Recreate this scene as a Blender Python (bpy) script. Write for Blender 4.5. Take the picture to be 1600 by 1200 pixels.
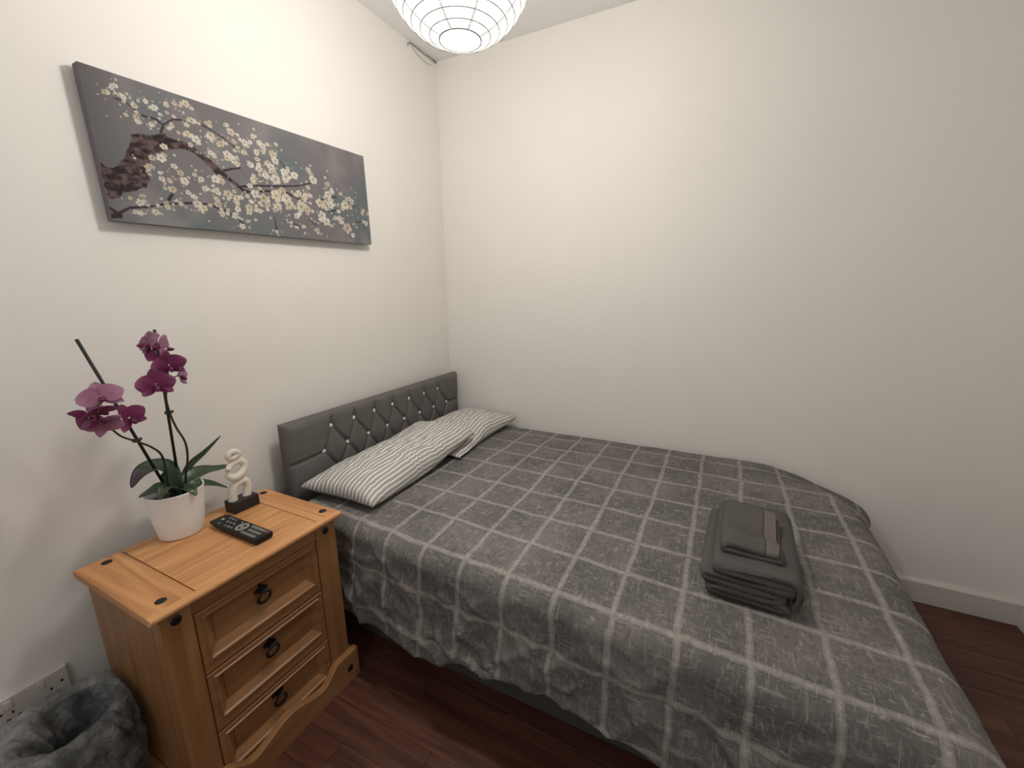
import bpy, bmesh, math, random
import numpy as np
from mathutils import Vector, Matrix, noise
for o in list(bpy.data.objects): bpy.data.objects.remove(o)
random.seed(7); PI = math.pi
scn = bpy.context.scene; COL = scn.collection

# ---------------------------------------------------------------- camera
cam = bpy.data.cameras.new('camera'); camo = bpy.data.objects.new('camera', cam); COL.objects.link(camo)
R3 = Vector((0.89374, 0.44841, -0.01255)); U3 = Vector((-0.08682, 0.20036, 0.97587)); F3 = Vector((-0.44011, 0.87108, -0.21801))
M = Matrix((R3, U3, -F3)).transposed().to_4x4(); M.translation = (1.59181, -2.24998, 1.37049)
camo.matrix_world = M
cam.sensor_fit = 'HORIZONTAL'; cam.sensor_width = 36; cam.lens = 14.7546; cam.clip_start = .02
scn.camera = camo

# ---------------------------------------------------------------- world, light, exposure
LAMP = Vector((.885, -1.135, 2.215)); LAMP_R = .200
BULB_POWER = 47.0; PAPER_GLOW = .86; SKY = 2.0
world = bpy.data.worlds.new('world'); scn.world = world; world.use_nodes = True
world.node_tree.nodes['Background'].inputs[0].default_value = (.93, .96, 1, 1)
world.node_tree.nodes['Background'].inputs[1].default_value = SKY
vs = scn.view_settings
vs.view_transform = 'Standard'; vs.look = 'None'; vs.gamma = 1; vs.use_curve_mapping = False; vs.exposure = .29
bl_ = bpy.data.lights.new('bulb_light', 'POINT'); bl_.energy = BULB_POWER; bl_.color = (1, .975, .935); bl_.shadow_soft_size = .085
blo = bpy.data.objects.new('bulb_light', bl_); COL.objects.link(blo); blo.location = LAMP + Vector((0, 0, .0))

# unseen window added behind the camera as fill; the portal guides daylight through
ADDED_WIN = (.55, 1.85, 1.15, 2.25)
po_ = bpy.data.lights.new('added_window_portal', 'AREA'); po_.shape = 'RECTANGLE'; po_.size = ADDED_WIN[1] - ADDED_WIN[0]; po_.size_y = ADDED_WIN[3] - ADDED_WIN[2]; po_.cycles.is_portal = True
poo = bpy.data.objects.new('added_window_portal', po_); COL.objects.link(poo); poo.location = ((ADDED_WIN[0] + ADDED_WIN[1]) / 2, -3.31, (ADDED_WIN[2] + ADDED_WIN[3]) / 2); poo.rotation_euler = (math.radians(90), 0, 0)

# ---------------------------------------------------------------- helpers
def mat(name, col=(.5, .5, .5), rough=.6, metal=0, spec=.5):
    m = bpy.data.materials.new(name); m.use_nodes = True
    b = m.node_tree.nodes['Principled BSDF']
    b.inputs['Base Color'].default_value = (*col, 1); b.inputs['Roughness'].default_value = rough
    b.inputs['Metallic'].default_value = metal; b.inputs['Specular IOR Level'].default_value = spec
    return m
class NT:
    def __init__(s, m): s.t = m.node_tree; s.b = s.t.nodes.get('Principled BSDF')
    def n(s, typ, **kw):
        nd = s.t.nodes.new(typ)
        for k, v in kw.items():
            if k.startswith('i_'):
                key = k[2:]; key = int(key) if key.isdigit() else key.replace('_', ' ')
                nd.inputs[key].default_value = v
            else: setattr(nd, k, v)
        return nd
    def l(s, a, b): s.t.links.new(a, b)
    def math(s, op, a, b=None, c=None, clamp=False):
        nd = s.t.nodes.new('ShaderNodeMath'); nd.operation = op; nd.use_clamp = clamp
        for i, v in enumerate((a, b, c)):
            if v is None: continue
            if isinstance(v, (int, float)): nd.inputs[i].default_value = v
            else: s.l(v, nd.inputs[i])
        return nd.outputs[0]
    def ramp(s, fac, stops):
        nd = s.t.nodes.new('ShaderNodeValToRGB'); e = nd.color_ramp.elements
        while len(e) < len(stops): e.new(.5)
        for q, (p, c) in zip(e, stops): q.position = p; q.color = (*c, 1)
        s.l(fac, nd.inputs[0]); return nd.outputs[0]
    def mix(s, fac, a, b, blend='MIX'):
        nd = s.t.nodes.new('ShaderNodeMix'); nd.data_type = 'RGBA'; nd.blend_type = blend
        for i, v in ((0, fac), (6, a), (7, b)):
            if isinstance(v, (int, float)): nd.inputs[i].default_value = v
            elif isinstance(v, tuple): nd.inputs[i].default_value = (*v, 1)
            else: s.l(v, nd.inputs[i])
        return nd.outputs[2]
    def noise(s, vec, scale, detail=4, rough=.55, dist=0):
        nd = s.n('ShaderNodeTexNoise', i_Scale=scale, i_Detail=detail, i_Roughness=rough, i_Distortion=dist)
        if vec is not None: s.l(vec, nd.inputs['Vector'])
        return nd.outputs[0]
    def mapped(s, vec, scale=(1, 1, 1), loc=(0, 0, 0)):
        nd = s.n('ShaderNodeMapping'); nd.inputs['Scale'].default_value = scale; nd.inputs['Location'].default_value = loc
        s.l(vec, nd.inputs[0]); return nd.outputs[0]
    def bump(s, h, strength=.3, dist=.002):
        nd = s.n('ShaderNodeBump', i_Strength=strength, i_Distance=dist); s.l(h, nd.inputs['Height'])
        s.l(nd.outputs[0], s.b.inputs['Normal'])
    def tc(s, out='Object'): return s.n('ShaderNodeTexCoord').outputs[out]

def base_of(p): return p.get('_w', None)
W = {}
def wpos(p): return W.get(p.name, Vector((0, 0, 0))) if p else Vector((0, 0, 0))
def link(name, me, m=None, parent=None, smooth=False, loc=None):
    o = bpy.data.objects.new(name, me); COL.objects.link(o)
    if m and not me.materials: me.materials.append(m)
    if smooth and len(me.polygons): me.polygons.foreach_set('use_smooth', [True] * len(me.polygons))
    if parent: o.parent = parent
    pw = wpos(parent); l = Vector(loc) if loc is not None else pw
    o.location = l - pw; W[o.name] = Vector(l)
    return o
def mk(name, V, Fc, m=None, parent=None, smooth=False, origin=None, bevel=0, seg=2, solid=0, subsurf=0):
    """vertices in room coordinates; origin defaults to the parent's origin"""
    og = Vector(origin) if origin is not None else wpos(parent)
    me = bpy.data.meshes.new(name)
    me.from_pydata([tuple(Vector(v) - og) for v in V], [], Fc); me.validate(); me.update()
    o = link(name, me, m, parent, smooth, og)
    if solid:
        md = o.modifiers.new('s', 'SOLIDIFY'); md.thickness = solid; md.offset = 0
    if bevel:
        md = o.modifiers.new('b', 'BEVEL'); md.width = bevel; md.segments = seg; md.limit_method = 'ANGLE'; md.angle_limit = .6
    if subsurf:
        md = o.modifiers.new('u', 'SUBSURF'); md.levels = md.render_levels = subsurf
    return o
BF = [(0, 3, 2, 1), (4, 5, 6, 7), (0, 1, 5, 4), (1, 2, 6, 5), (2, 3, 7, 6), (3, 0, 4, 7)]
def boxv(lo, hi):
    x0, y0, z0 = lo; x1, y1, z1 = hi
    return [(x0, y0, z0), (x1, y0, z0), (x1, y1, z0), (x0, y1, z0), (x0, y0, z1), (x1, y0, z1), (x1, y1, z1), (x0, y1, z1)]
def box(name, lo, hi, m, parent=None, bevel=0, seg=2, origin=None, **k):
    return mk(name, boxv(lo, hi), BF, m, parent, bevel=bevel, seg=seg, origin=origin, smooth=False, **k)
class MB:
    def __init__(s): s.V = []; s.F = []
    def add(s, V, F):
        n = len(s.V); s.V += [tuple(v) for v in V]; s.F += [tuple(i + n for i in f) for f in F]
    def box(s, lo, hi): s.add(boxv(lo, hi), BF)
    def tube(s, *a, **k): s.add(*tubev(*a, **k))
    def build(s, name, m, parent=None, **k): return mk(name, s.V, s.F, m, parent, **k)
def spline(P, n=8, closed=False):
    P = [Vector(p) for p in P]; out = []; N = len(P)
    rng = range(N if closed else N - 1)
    for i in rng:
        g = (lambda k: P[k % N]) if closed else (lambda k: P[max(0, min(N - 1, k))])
        a, b, c, d = g(i - 1), g(i), g(i + 1), g(i + 2)
        for j in range(n):
            t = j / n
            out.append(.5 * ((2 * b) + (c - a) * t + (2 * a - 5 * b + 4 * c - d) * t * t + (3 * b - a - 3 * c + d) * t ** 3))
    if not closed: out.append(P[-1].copy())
    return out
def tubev(P, r, seg=8, closed=False):
    P = [Vector(p) for p in P]; N = len(P); V = []; F = []
    up = None
    for i, p in enumerate(P):
        if closed: t = P[(i + 1) % N] - P[i - 1]
        else: t = P[min(N - 1, i + 1)] - P[max(0, i - 1)]
        t.normalize()
        if up is None:
            up = Vector((0, 0, 1)) if abs(t.z) < .9 else Vector((1, 0, 0))
        up = (up - t * up.dot(t)).normalized(); s = t.cross(up)
        rr = r[i] if isinstance(r, (list, tuple)) else r
        for k in range(seg):
            a = 2 * PI * k / seg; V.append(p + (up * math.cos(a) + s * math.sin(a)) * rr)
    for i in range(N if closed else N - 1):
        j = (i + 1) % N
        for k in range(seg):
            l = (k + 1) % seg; F.append((i * seg + k, i * seg + l, j * seg + l, j * seg + k))
    if not closed:
        F.append(tuple(range(seg))[::-1]); F.append(tuple((N - 1) * seg + k for k in range(seg)))
    return V, F
def lathev(prof, c, seg=32, close_ends=True):
    V = []; F = []
    for r, z in prof:
        for k in range(seg):
            a = 2 * PI * k / seg; V.append((c[0] + r * math.cos(a), c[1] + r * math.sin(a), c[2] + z))
    n = len(prof)
    for i in range(n - 1):
        for k in range(seg):
            l = (k + 1) % seg; F.append((i * seg + k, i * seg + l, (i + 1) * seg + l, (i + 1) * seg + k))
    if close_ends:
        F.append(tuple(range(seg))[::-1]); F.append(tuple((n - 1) * seg + k for k in range(seg)))
    return V, F
def gridf(nu, nv, off=0):
    return [(off + i * nv + j, off + (i + 1) * nv + j, off + (i + 1) * nv + j + 1, off + i * nv + j + 1) for i in range(nu - 1) for j in range(nv - 1)]
def setuv(o, uv):
    me = o.data; lay = me.uv_layers.new(name='UVMap')
    vi = np.empty(len(me.loops), int); me.loops.foreach_get('vertex_index', vi)
    lay.data.foreach_set('uv', np.asarray(uv, np.float32)[vi].ravel())
def thing(name, label, cat, loc, group=None):
    o = bpy.data.objects.new(name, None); COL.objects.link(o); o.location = loc; W[o.name] = Vector(loc)
    o.empty_display_size = .05; return tag(o, label, cat, group)
def tag(o, label, cat, group=None):
    o['label'] = label; o['category'] = cat
    if group: o['group'] = group
    return o
def struct(o): o['kind'] = 'structure'; return o
def ss(a, b, x):
    t = max(0, min(1, (x - a) / (b - a))); return t * t * (3 - 2 * t)
def N3(x, y, z=0): return noise.noise(Vector((x, y, z)))
def lin(r, g, b): return tuple(((c / 255) / 12.92 if c / 255 < .04045 else ((c / 255 + .055) / 1.055) ** 2.4) for c in (r, g, b))

# ---------------------------------------------------------------- materials
def wall_mat(name, col, s=.12):
    m = mat(name, col, .75, spec=.25); t = NT(m); v = t.tc()
    t.l(t.mix(t.noise(v, 1.7, 3), tuple(c * .975 for c in col), tuple(min(1, c * 1.025) for c in col)), t.b.inputs['Base Color'])
    t.bump(t.noise(v, 160, 3), s, .0012); return m
M_WALL = wall_mat('painted_wall', (.864, .838, .796)); M_CEIL = wall_mat('painted_ceiling', (.87, .865, .86), .08)
M_TRIM = mat('white_gloss_trim', (.66, .62, .58), .38)
def wood_mat(name, axis, g=1.0):
    m = mat(name, (.5, .27, .11), .42, spec=.4); t = NT(m); sc_ = lambda *c: tuple(min(.9, q * g) for q in c); v = t.tc()
    rnd = t.n('ShaderNodeObjectInfo').outputs['Random']
    cmb = t.n('ShaderNodeCombineXYZ'); 
    for i in range(3): t.l(t.math('MULTIPLY', rnd, 7.3 + i * 3), cmb.inputs[i])
    ad = t.n('ShaderNodeVectorMath', operation='ADD'); t.l(v, ad.inputs[0]); t.l(cmb.outputs[0], ad.inputs[1])
    sc = [26, 26, 26]; sc[axis] = 1.6
    sc2 = [95, 95, 95]; sc2[axis] = 2.6
    a = t.noise(t.mapped(ad.outputs[0], sc), 1, 5, .6, .9); b = t.noise(t.mapped(ad.outputs[0], sc2), 1, 3, .6)
    c = t.ramp(a, [(.28, sc_(.29, .118, .042)), (.5, sc_(.46, .222, .088)), (.72, sc_(.60, .328, .150))])
    c = t.mix(t.math('MULTIPLY', b, .35), c, (.25, .10, .03))
    sc3 = [9, 9, 9]; sc3[axis] = 5
    vo = t.n('ShaderNodeTexVoronoi', i_Scale=1.0); t.l(t.mapped(ad.outputs[0], sc3), vo.inputs['Vector'])
    k = t.math('MULTIPLY', t.math('LESS_THAN', vo.outputs['Distance'], .085 if g < 1 else 0.0), .6)
    c = t.mix(k, c, (.13, .05, .02))
    c = t.mix(t.math('MULTIPLY', rnd, .12), c, (.62, .36, .17)); t.l(c, t.b.inputs['Base Color'])
    t.bump(b, .12, .0006); return m
WX, WY, WZ = wood_mat('pine_grain_across', 0, .62), wood_mat('pine_grain_along', 1, .62), wood_mat('pine_grain_upright', 2, .60)  # pine darkened, putting shade into the colour of the front and sides
TX, TY = wood_mat('lit_pine_across', 0, 1.5), wood_mat('lit_pine_along', 1, 1.5)  # same pine lightened, painting in the stronger light on the chest top
M_IRON = mat('black_iron', (.012, .011, .011), .45, .3)
def plank_mat():
    m = mat('dark_cherry_laminate', (.10, .03, .02), .36, spec=.35); t = NT(m); v = t.tc()
    rnd = t.n('ShaderNodeObjectInfo').outputs['Random']; cmb = t.n('ShaderNodeCombineXYZ'); t.l(t.math('MULTIPLY', rnd, 31), cmb.inputs[0]); t.l(t.math('MULTIPLY', rnd, 17), cmb.inputs[1])
    ad = t.n('ShaderNodeVectorMath', operation='ADD'); t.l(v, ad.inputs[0]); t.l(cmb.outputs[0], ad.inputs[1])
    a = t.noise(t.mapped(ad.outputs[0], (2.2, 34, 34)), 1, 5, .6, .7); b = t.noise(t.mapped(ad.outputs[0], (9, 150, 150)), 1, 3)
    c = t.ramp(a, [(.34, (.050, .018, .012)), (.52, (.105, .040, .026)), (.70, (.185, .078, .050))])
    c = t.mix(t.math('MULTIPLY', b, .4), c, (.05, .016, .012)); c = t.mix(t.math('MULTIPLY', rnd, .18), c, (.16, .068, .045))
    t.l(c, t.b.inputs['Base Color']); return m
M_PLANK = plank_mat(); M_DARK = mat('dark_gap', (.022, .011, .008), .9)
def fabric(name, col, var=.35, scale=900, rough=.95):
    m = mat(name, col, rough, spec=.15); t = NT(m); v = t.tc()
    n = t.noise(v, scale, 2); n2 = t.noise(v, 14, 4)
    f = t.math('ADD', t.math('MULTIPLY', n, .6), t.math('MULTIPLY', n2, .4))
    t.l(t.mix(f, tuple(c * (1 - var) for c in col), tuple(c * (1 + var) for c in col)), t.b.inputs['Base Color'])
    t.bump(n, .35, .0012); return m
M_HEAD = fabric('charcoal_upholstery', (.150, .141, .133)); M_DIVAN = fabric('grey_divan_cloth', (.082, .079, .076), .2)
M_MATT = fabric('mattress_ticking', (.5, .48, .45), .1)
M_TOWEL = fabric('charcoal_terry', (.106, .098, .092), .45, 520); M_BAND = fabric('flat_woven_band', (.155, .135, .122), .2, 700)
def plaid_mat():
    m = mat('grey_checked_cotton', (.12, .115, .11), .92, spec=.12); t = NT(m); uv = t.tc('UV')
    sx = t.n('ShaderNodeSeparateXYZ'); t.l(uv, sx.inputs[0]); u, v = sx.outputs[0], sx.outputs[1]
    wob = t.noise(t.mapped(uv, (9, 9, 1)), 1, 3); wob = t.math('MULTIPLY', t.math('SUBTRACT', wob, .5), .020)
    fl = t.noise(t.mapped(uv, (190, 70, 1)), 1, 3, .7); fl2 = t.noise(t.mapped(uv, (70, 190, 1)), 1, 3, .7)
    big = t.noise(uv, 45, 4)
    def lines(c, off, flk, brk, per):
        d = t.math('ABSOLUTE', t.math('SUBTRACT', t.math('FRACT', t.math('ADD', t.math('DIVIDE', t.math('SUBTRACT', t.math('ADD', c, wob), off), per), .5)), .5))
        core = t.math('SUBTRACT', 1.0, t.math('DIVIDE', t.math('ADD', d, t.math('MULTIPLY', t.math('SUBTRACT', flk, .5), .05)), .068), clamp=True)
        core = t.math('POWER', core, .6)
        edge = t.math('MULTIPLY', t.math('MULTIPLY', t.math('GREATER_THAN', d, .058), t.math('LESS_THAN', d, .075)), .35)
        lit = t.math('MULTIPLY', core, t.math('MULTIPLY_ADD', flk, 1.6, -.22), clamp=True)
        return t.math('MULTIPLY', lit, t.math('MULTIPLY_ADD', brk, 1.5, .12), clamp=True), edge
    l1, e1 = lines(u, .47, fl2, big, .155); l2, e2 = lines(v, .125, fl, big, .157)
    ll = t.math('MAXIMUM', l1, l2)
    ed = t.math('MULTIPLY', t.math('MAXIMUM', e1, e2), t.math('MULTIPLY', t.math('GREATER_THAN', t.noise(t.mapped(uv, (40, 40, 1)), 1, 3), .5), .9))
    s1 = t.noise(t.mapped(uv, (26, 125, 1)), 1, 4, .75, .8); s2 = t.noise(t.mapped(uv, (125, 26, 1)), 1, 4, .75, .8)
    bl = t.noise(uv, 5, 3)
    base = t.ramp(bl, [(.35, (.115, .111, .104)), (.65, (.178, .164, .152))])
    sc = t.math('MAXIMUM', t.math('MULTIPLY', t.math('SUBTRACT', s1, .53), 6.0, clamp=True), t.math('MULTIPLY', t.math('SUBTRACT', s2, .53), 6.0, clamp=True))
    sc = t.math('MULTIPLY', sc, t.math('MULTIPLY_ADD', t.noise(uv, 22, 4), 2.6, -.45, clamp=True))
    c = t.mix(t.math('MULTIPLY', sc, .62), base, (.46, .432, .40))
    dk = t.math('MULTIPLY', t.math('SUBTRACT', t.noise(t.mapped(uv, (95, 40, 1), (3, 9, 0)), 1, 4, .7), .52), 3.2, clamp=True)
    c = t.mix(t.math('MULTIPLY', dk, .8), c, (.055, .053, .050))
    c = t.mix(ed, c, (.04, .038, .036)); c = t.mix(t.math('MULTIPLY', ll, .95), c, (.47, .44, .405))
    t.l(c, t.b.inputs['Base Color']); t.bump(t.noise(uv, 700, 2), .25, .0008); return m
M_DUVET = plaid_mat()
def stripe_mat():
    m = mat('striped_pillow_cotton', (.4, .38, .35), .9, spec=.12); t = NT(m); uv = t.tc('UV')
    sx = t.n('ShaderNodeSeparateXYZ'); t.l(uv, sx.inputs[0])
    f = t.math('FRACT', t.math('DIVIDE', t.math('ADD', sx.outputs[1], t.math('MULTIPLY', t.noise(uv, 9, 2), .006)), .0192))
    s = t.math('MULTIPLY', t.math('GREATER_THAN', f, .36), t.math('LESS_THAN', f, .64))
    g = t.noise(t.mapped(uv, (70, 700, 1)), 1, 2); base = t.mix(g, (.33, .315, .292), (.45, .43, .40))
    t.l(t.mix(s, base, (.86, .84, .80)), t.b.inputs['Base Color'])
    t.bump(t.noise(t.mapped(uv, (8, 30, 1)), 1, 4), .35, .004); return m
M_PILLOW = stripe_mat()
M_CRYSTAL = mat('crystal_button', (.95, .95, .95), .2, .25)
M_POT = mat('white_plastic_pot', (.87, .86, .84), .42); M_SOIL = mat('bark_mix', (.035, .022, .014), 1)
def leaf_mat(name, tip=False):
    m = mat(name, (.03, .065, .028), .38, spec=.5); t = NT(m); v = t.tc('UV')
    c = t.mix(t.noise(t.mapped(v, (3, 40, 1)), 1, 3), (.012, .028, .015), (.045, .078, .035))
    if tip:
        sx = t.n('ShaderNodeSeparateXYZ'); t.l(v, sx.inputs[0]); c = t.mix(t.math('MULTIPLY', t.math('SUBTRACT', sx.outputs[0], .60), 12, clamp=True), c, (.050, .030, .046))
    t.l(c, t.b.inputs['Base Color']); return m
M_LEAF = leaf_mat('orchid_leaf'); M_LEAFP = leaf_mat('purple_tipped_leaf', True)
M_STEM = mat('orchid_stem', (.022, .028, .014), .5); M_STAKE = mat('green_stake', (.010, .016, .011), .55); M_CLIP = mat('green_clip', (.02, .03, .02), .4)
def petal_mat(name, a, b):
    m = mat(name, a, .55, spec=.25); t = NT(m); uv = t.tc('UV'); sx = t.n('ShaderNodeSeparateXYZ'); t.l(uv, sx.inputs[0])
    vein = t.noise(t.mapped(uv, (2, 16, 1)), 1, 3)
    c = t.mix(t.math('POWER', sx.outputs[0], 3.0), a, b); c = t.mix(t.math('MULTIPLY', vein, .4), c, tuple(q * .6 for q in a))
    t.l(c, t.b.inputs['Base Color'])
    tr = t.n('ShaderNodeBsdfTranslucent'); t.l(c, tr.inputs[0]); mx = t.n('ShaderNodeMixShader'); mx.inputs[0].default_value = .22
    out = t.t.nodes['Material Output']; t.l(t.b.outputs[0], mx.inputs[1]); t.l(tr.outputs[0], mx.inputs[2]); t.l(mx.outputs[0], out.inputs[0]); return m
M_PET = petal_mat('orchid_petal_deep', (.20, .030, .105), (.36, .125, .235)); M_PETP = petal_mat('orchid_petal_pale', (.36, .15, .25), (.48, .27, .38))
M_LIP = mat('orchid_lip', (.12, .008, .05), .5)
M_CERAM = mat('ivory_ceramic', (.74, .69, .60), .62)
t_ = NT(M_CERAM); t_.bump(t_.noise(t_.tc(), 420, 3), .35, .001)
M_BLOCK = mat('black_block', (.012, .012, .013), .5)
M_REMOTE = mat('black_remote_plastic', (.008, .008, .009), .42, spec=.3); M_KEYS = mat('grey_keys', (.27, .29, .25), .6); M_KEYR = mat('red_key', (.35, .09, .07), .6); M_KEYY = mat('yellow_key', (.55, .50, .22), .6)
M_BIN = mat('black_bin_plastic', (.012, .012, .013), .45); M_SOCK = mat('white_socket_plastic', (.66, .62, .58), .4); M_CABLE = mat('black_cable', (.008, .007, .010), .5)
M_CRACK = mat('grey_strip', (.17, .16, .15), .8)
M_WIRE = mat('lantern_wire', (.22, .21, .195), .8, spec=.1); M_BULB = mat('bulb_glass', (1, 1, 1), .4)
b_ = M_BULB.node_tree.nodes['Principled BSDF']; b_.inputs['Emission Color'].default_value = (1, .95, .88, 1); b_.inputs['Emission Strength'].default_value = 8
def paper_mat(name, k, tcol):
    m = bpy.data.materials.new(name); m.use_nodes = True; t = m.node_tree; t.nodes.remove(t.nodes['Principled BSDF'])
    e = t.nodes.new('ShaderNodeEmission'); e.inputs[0].default_value = (1, .975, .94, 1); e.inputs[1].default_value = PAPER_GLOW * k
    tr = t.nodes.new('ShaderNodeBsdfTransparent'); tr.inputs[0].default_value = tcol
    df = t.nodes.new('ShaderNodeBsdfDiffuse'); df.inputs[0].default_value = (.03, .03, .03, 1)
    ad = t.nodes.new('ShaderNodeAddShader'); mx = t.nodes.new('ShaderNodeMixShader'); mx.inputs[0].default_value = .55
    t.links.new(e.outputs[0], ad.inputs[0]); t.links.new(df.outputs[0], ad.inputs[1])
    t.links.new(ad.outputs[0], mx.inputs[2]); t.links.new(tr.outputs[0], mx.inputs[1]); t.links.new(mx.outputs[0], t.nodes['Material Output'].inputs[0]); return m
M_PAPER = paper_mat('rice_paper', 1, (1, .97, .93, 1)); M_SEAM = paper_mat('rice_paper_overlap', .45, (.80, .76, .73, 1))
def liner_mat():
    m = mat('grey_polythene', (.40, .41, .41), .34, spec=.5); t = NT(m)
    tr = t.n('ShaderNodeBsdfTransparent'); tr.inputs[0].default_value = (.86, .88, .88, 1)
    mx = t.n('ShaderNodeMixShader'); v = t.tc(); n = t.noise(v, 18, 4)
    t.l(t.ramp(n, [(.32, (.12, .12, .12)), (.68, (.66, .66, .66))]), mx.inputs[0])
    t.bump(t.noise(v, 34, 3, .6, 1.2), .9, .012); t.l(t.b.outputs[0], mx.inputs[2]); t.l(tr.outputs[0], mx.inputs[1]); t.l(mx.outputs[0], t.t.nodes['Material Output'].inputs[0]); return m
M_LINER = liner_mat()
def glass_mat():
    m = bpy.data.materials.new('added_window_glass'); m.use_nodes = True; t = m.node_tree; t.nodes.remove(t.nodes['Principled BSDF'])
    a = t.nodes.new('ShaderNodeBsdfTransparent'); g = t.nodes.new('ShaderNodeBsdfGlossy'); g.inputs['Roughness'].default_value = .02; mx = t.nodes.new('ShaderNodeMixShader'); mx.inputs[0].default_value = .06
    t.links.new(a.outputs[0], mx.inputs[1]); t.links.new(g.outputs[0], mx.inputs[2]); t.links.new(mx.outputs[0], t.nodes['Material Output'].inputs[0]); return m
M_GLASS = glass_mat()

# ---------------------------------------------------------------- room shell
RX, RY, RZ = 2.79, -3.2, 2.64; T = .1
struct(box('wall_left', (-T, RY - T, -.05), (0, T, RZ + T), M_WALL)); struct(box('wall_back', (0, 0, -.05), (RX, T, RZ + T), M_WALL))
struct(box('wall_right', (RX, RY - T, -.05), (RX + T, T, RZ + T), M_WALL)); 
wf = MB()
for lo, hi in (((0, -.05), (ADDED_WIN[0], RZ + T)), ((ADDED_WIN[1], -.05), (RX, RZ + T)), ((ADDED_WIN[0], -.05), (ADDED_WIN[1], ADDED_WIN[2])), ((ADDED_WIN[0], ADDED_WIN[3]), (ADDED_WIN[1], RZ + T))): wf.box((lo[0], RY - T, lo[1]), (hi[0], RY, hi[1]))
struct(wf.build('wall_front', M_WALL))
fr_ = MB(); xm = (ADDED_WIN[0] + ADDED_WIN[1]) / 2
for x0, x1, z0, z1 in ((ADDED_WIN[0], ADDED_WIN[0] + .05, ADDED_WIN[2], ADDED_WIN[3]), (ADDED_WIN[1] - .05, ADDED_WIN[1], ADDED_WIN[2], ADDED_WIN[3]), (ADDED_WIN[0] + .05, ADDED_WIN[1] - .05, ADDED_WIN[2], ADDED_WIN[2] + .05), (ADDED_WIN[0] + .05, ADDED_WIN[1] - .05, ADDED_WIN[3] - .05, ADDED_WIN[3]), (xm - .03, xm + .03, ADDED_WIN[2] + .05, ADDED_WIN[3] - .05)): fr_.box((x0, RY - .07, z0), (x1, RY - .02, z1))
added_win = struct(fr_.build('added_window_1', M_TRIM))  # added out of view to brighten the left wall and bed front
box('added_window_sill', (ADDED_WIN[0] - .04, RY - .02, ADDED_WIN[2] - .03), (ADDED_WIN[1] + .04, RY + .06, ADDED_WIN[2] - .001), M_TRIM, added_win, .004)
for x0, x1 in ((ADDED_WIN[0] + .05, xm - .03), (xm + .03, ADDED_WIN[1] - .05)): box('added_pane', (x0, RY - .048, ADDED_WIN[2] + .05), (x1, RY - .044, ADDED_WIN[3] - .05), M_GLASS, added_win)
struct(box('ceiling', (0, RY, RZ), (RX, 0, RZ + T), M_CEIL))
floor = struct(box('floor', (0, RY, -.05), (RX, 0, -.012), M_DARK))
PW = .1; y = 0.03 - PW; row = 0; pcache = {}
offs = [0, .31, .12, .43, .22, .52, .05, .37]
while y > RY - PW:
    y0, y1 = max(RY, y), min(0, y + PW); x = -offs[row % 8]
    while x < RX:
        x0, x1 = max(0, x), min(RX, x + .64); x += .64
        if x1 - x0 < .02 or y1 - y0 < .004: continue
        key = (round(x1 - x0, 3), round(y1 - y0, 3))
        g = .0003
        if key not in pcache:
            me = bpy.data.meshes.new('plank'); w, h = x1 - x0, y1 - y0; e = .0007
            V = [(g, g, 0), (w - g, g, 0), (w - g, h - g, 0), (g, h - g, 0), (g, g, .0112), (w - g, g, .0112), (w - g, h - g, .0112), (g, h - g, .0112),
                 (g + e, g + e, .012), (w - g - e, g + e, .012), (w - g - e, h - g - e, .012), (g + e, h - g - e, .012)]
            me.from_pydata(V, [], [(0, 1, 5, 4), (1, 2, 6, 5), (2, 3, 7, 6), (3, 0, 4, 7), (4, 5, 9, 8), (5, 6, 10, 9), (6, 7, 11, 10), (7, 4, 8, 11), (8, 9, 10, 11)])
            pcache[key] = me
        link('plank', pcache[key], M_PLANK, floor, loc=(x0, y0, -.012))
    y -= PW; row += 1
def baseboard(name, a, b, nrm):
    d, h, c = .018, .105, .010
    prof = [(0, 0), (d, 0), (d, h - c), (d * .45, h), (0, h)]; V = []
    for P in (a, b):
        for q, z in prof: V.append((P[0] + nrm[0] * q, P[1] + nrm[1] * q, z))
    F = [(i, (i + 1) % 5, (i + 1) % 5 + 5, i + 5) for i in range(5)] + [(4, 3, 2, 1, 0), (5, 6, 7, 8, 9)]
    o = mk(name, V, F, M_TRIM); me = o.data; bm = bmesh.new(); bm.from_mesh(me); bmesh.ops.recalc_face_normals(bm, faces=bm.faces); bm.to_mesh(me); bm.free(); return struct(o)
baseboard('baseboard_back', (0, 0), (RX, 0), (0, -1)); baseboard('baseboard_right', (RX, RY), (RX, -.018), (-1, 0)); baseboard('baseboard_left', (0, RY), (0, -.018), (1, 0))

# ---------------------------------------------------------------- bed
bed = thing('bed', 'small double bed with a grey divan base and a buttoned charcoal headboard', 'bed', (1.05, -.63, 0))
box('divan_base', (.108, -1.222, .012), (2.0, -.045, .30), M_DIVAN, bed, .012)
for gx in (.25, 1.85):
    for gy in (-1.15, -.12): mk('glide', *lathev([(.022, 0), (.022, .013)], (gx, gy, 0), 10), M_DARK, bed)
box('mattress', (.112, -1.218, .303), (1.95, -.085, .516), M_MATT, bed, .05, 4)
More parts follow.
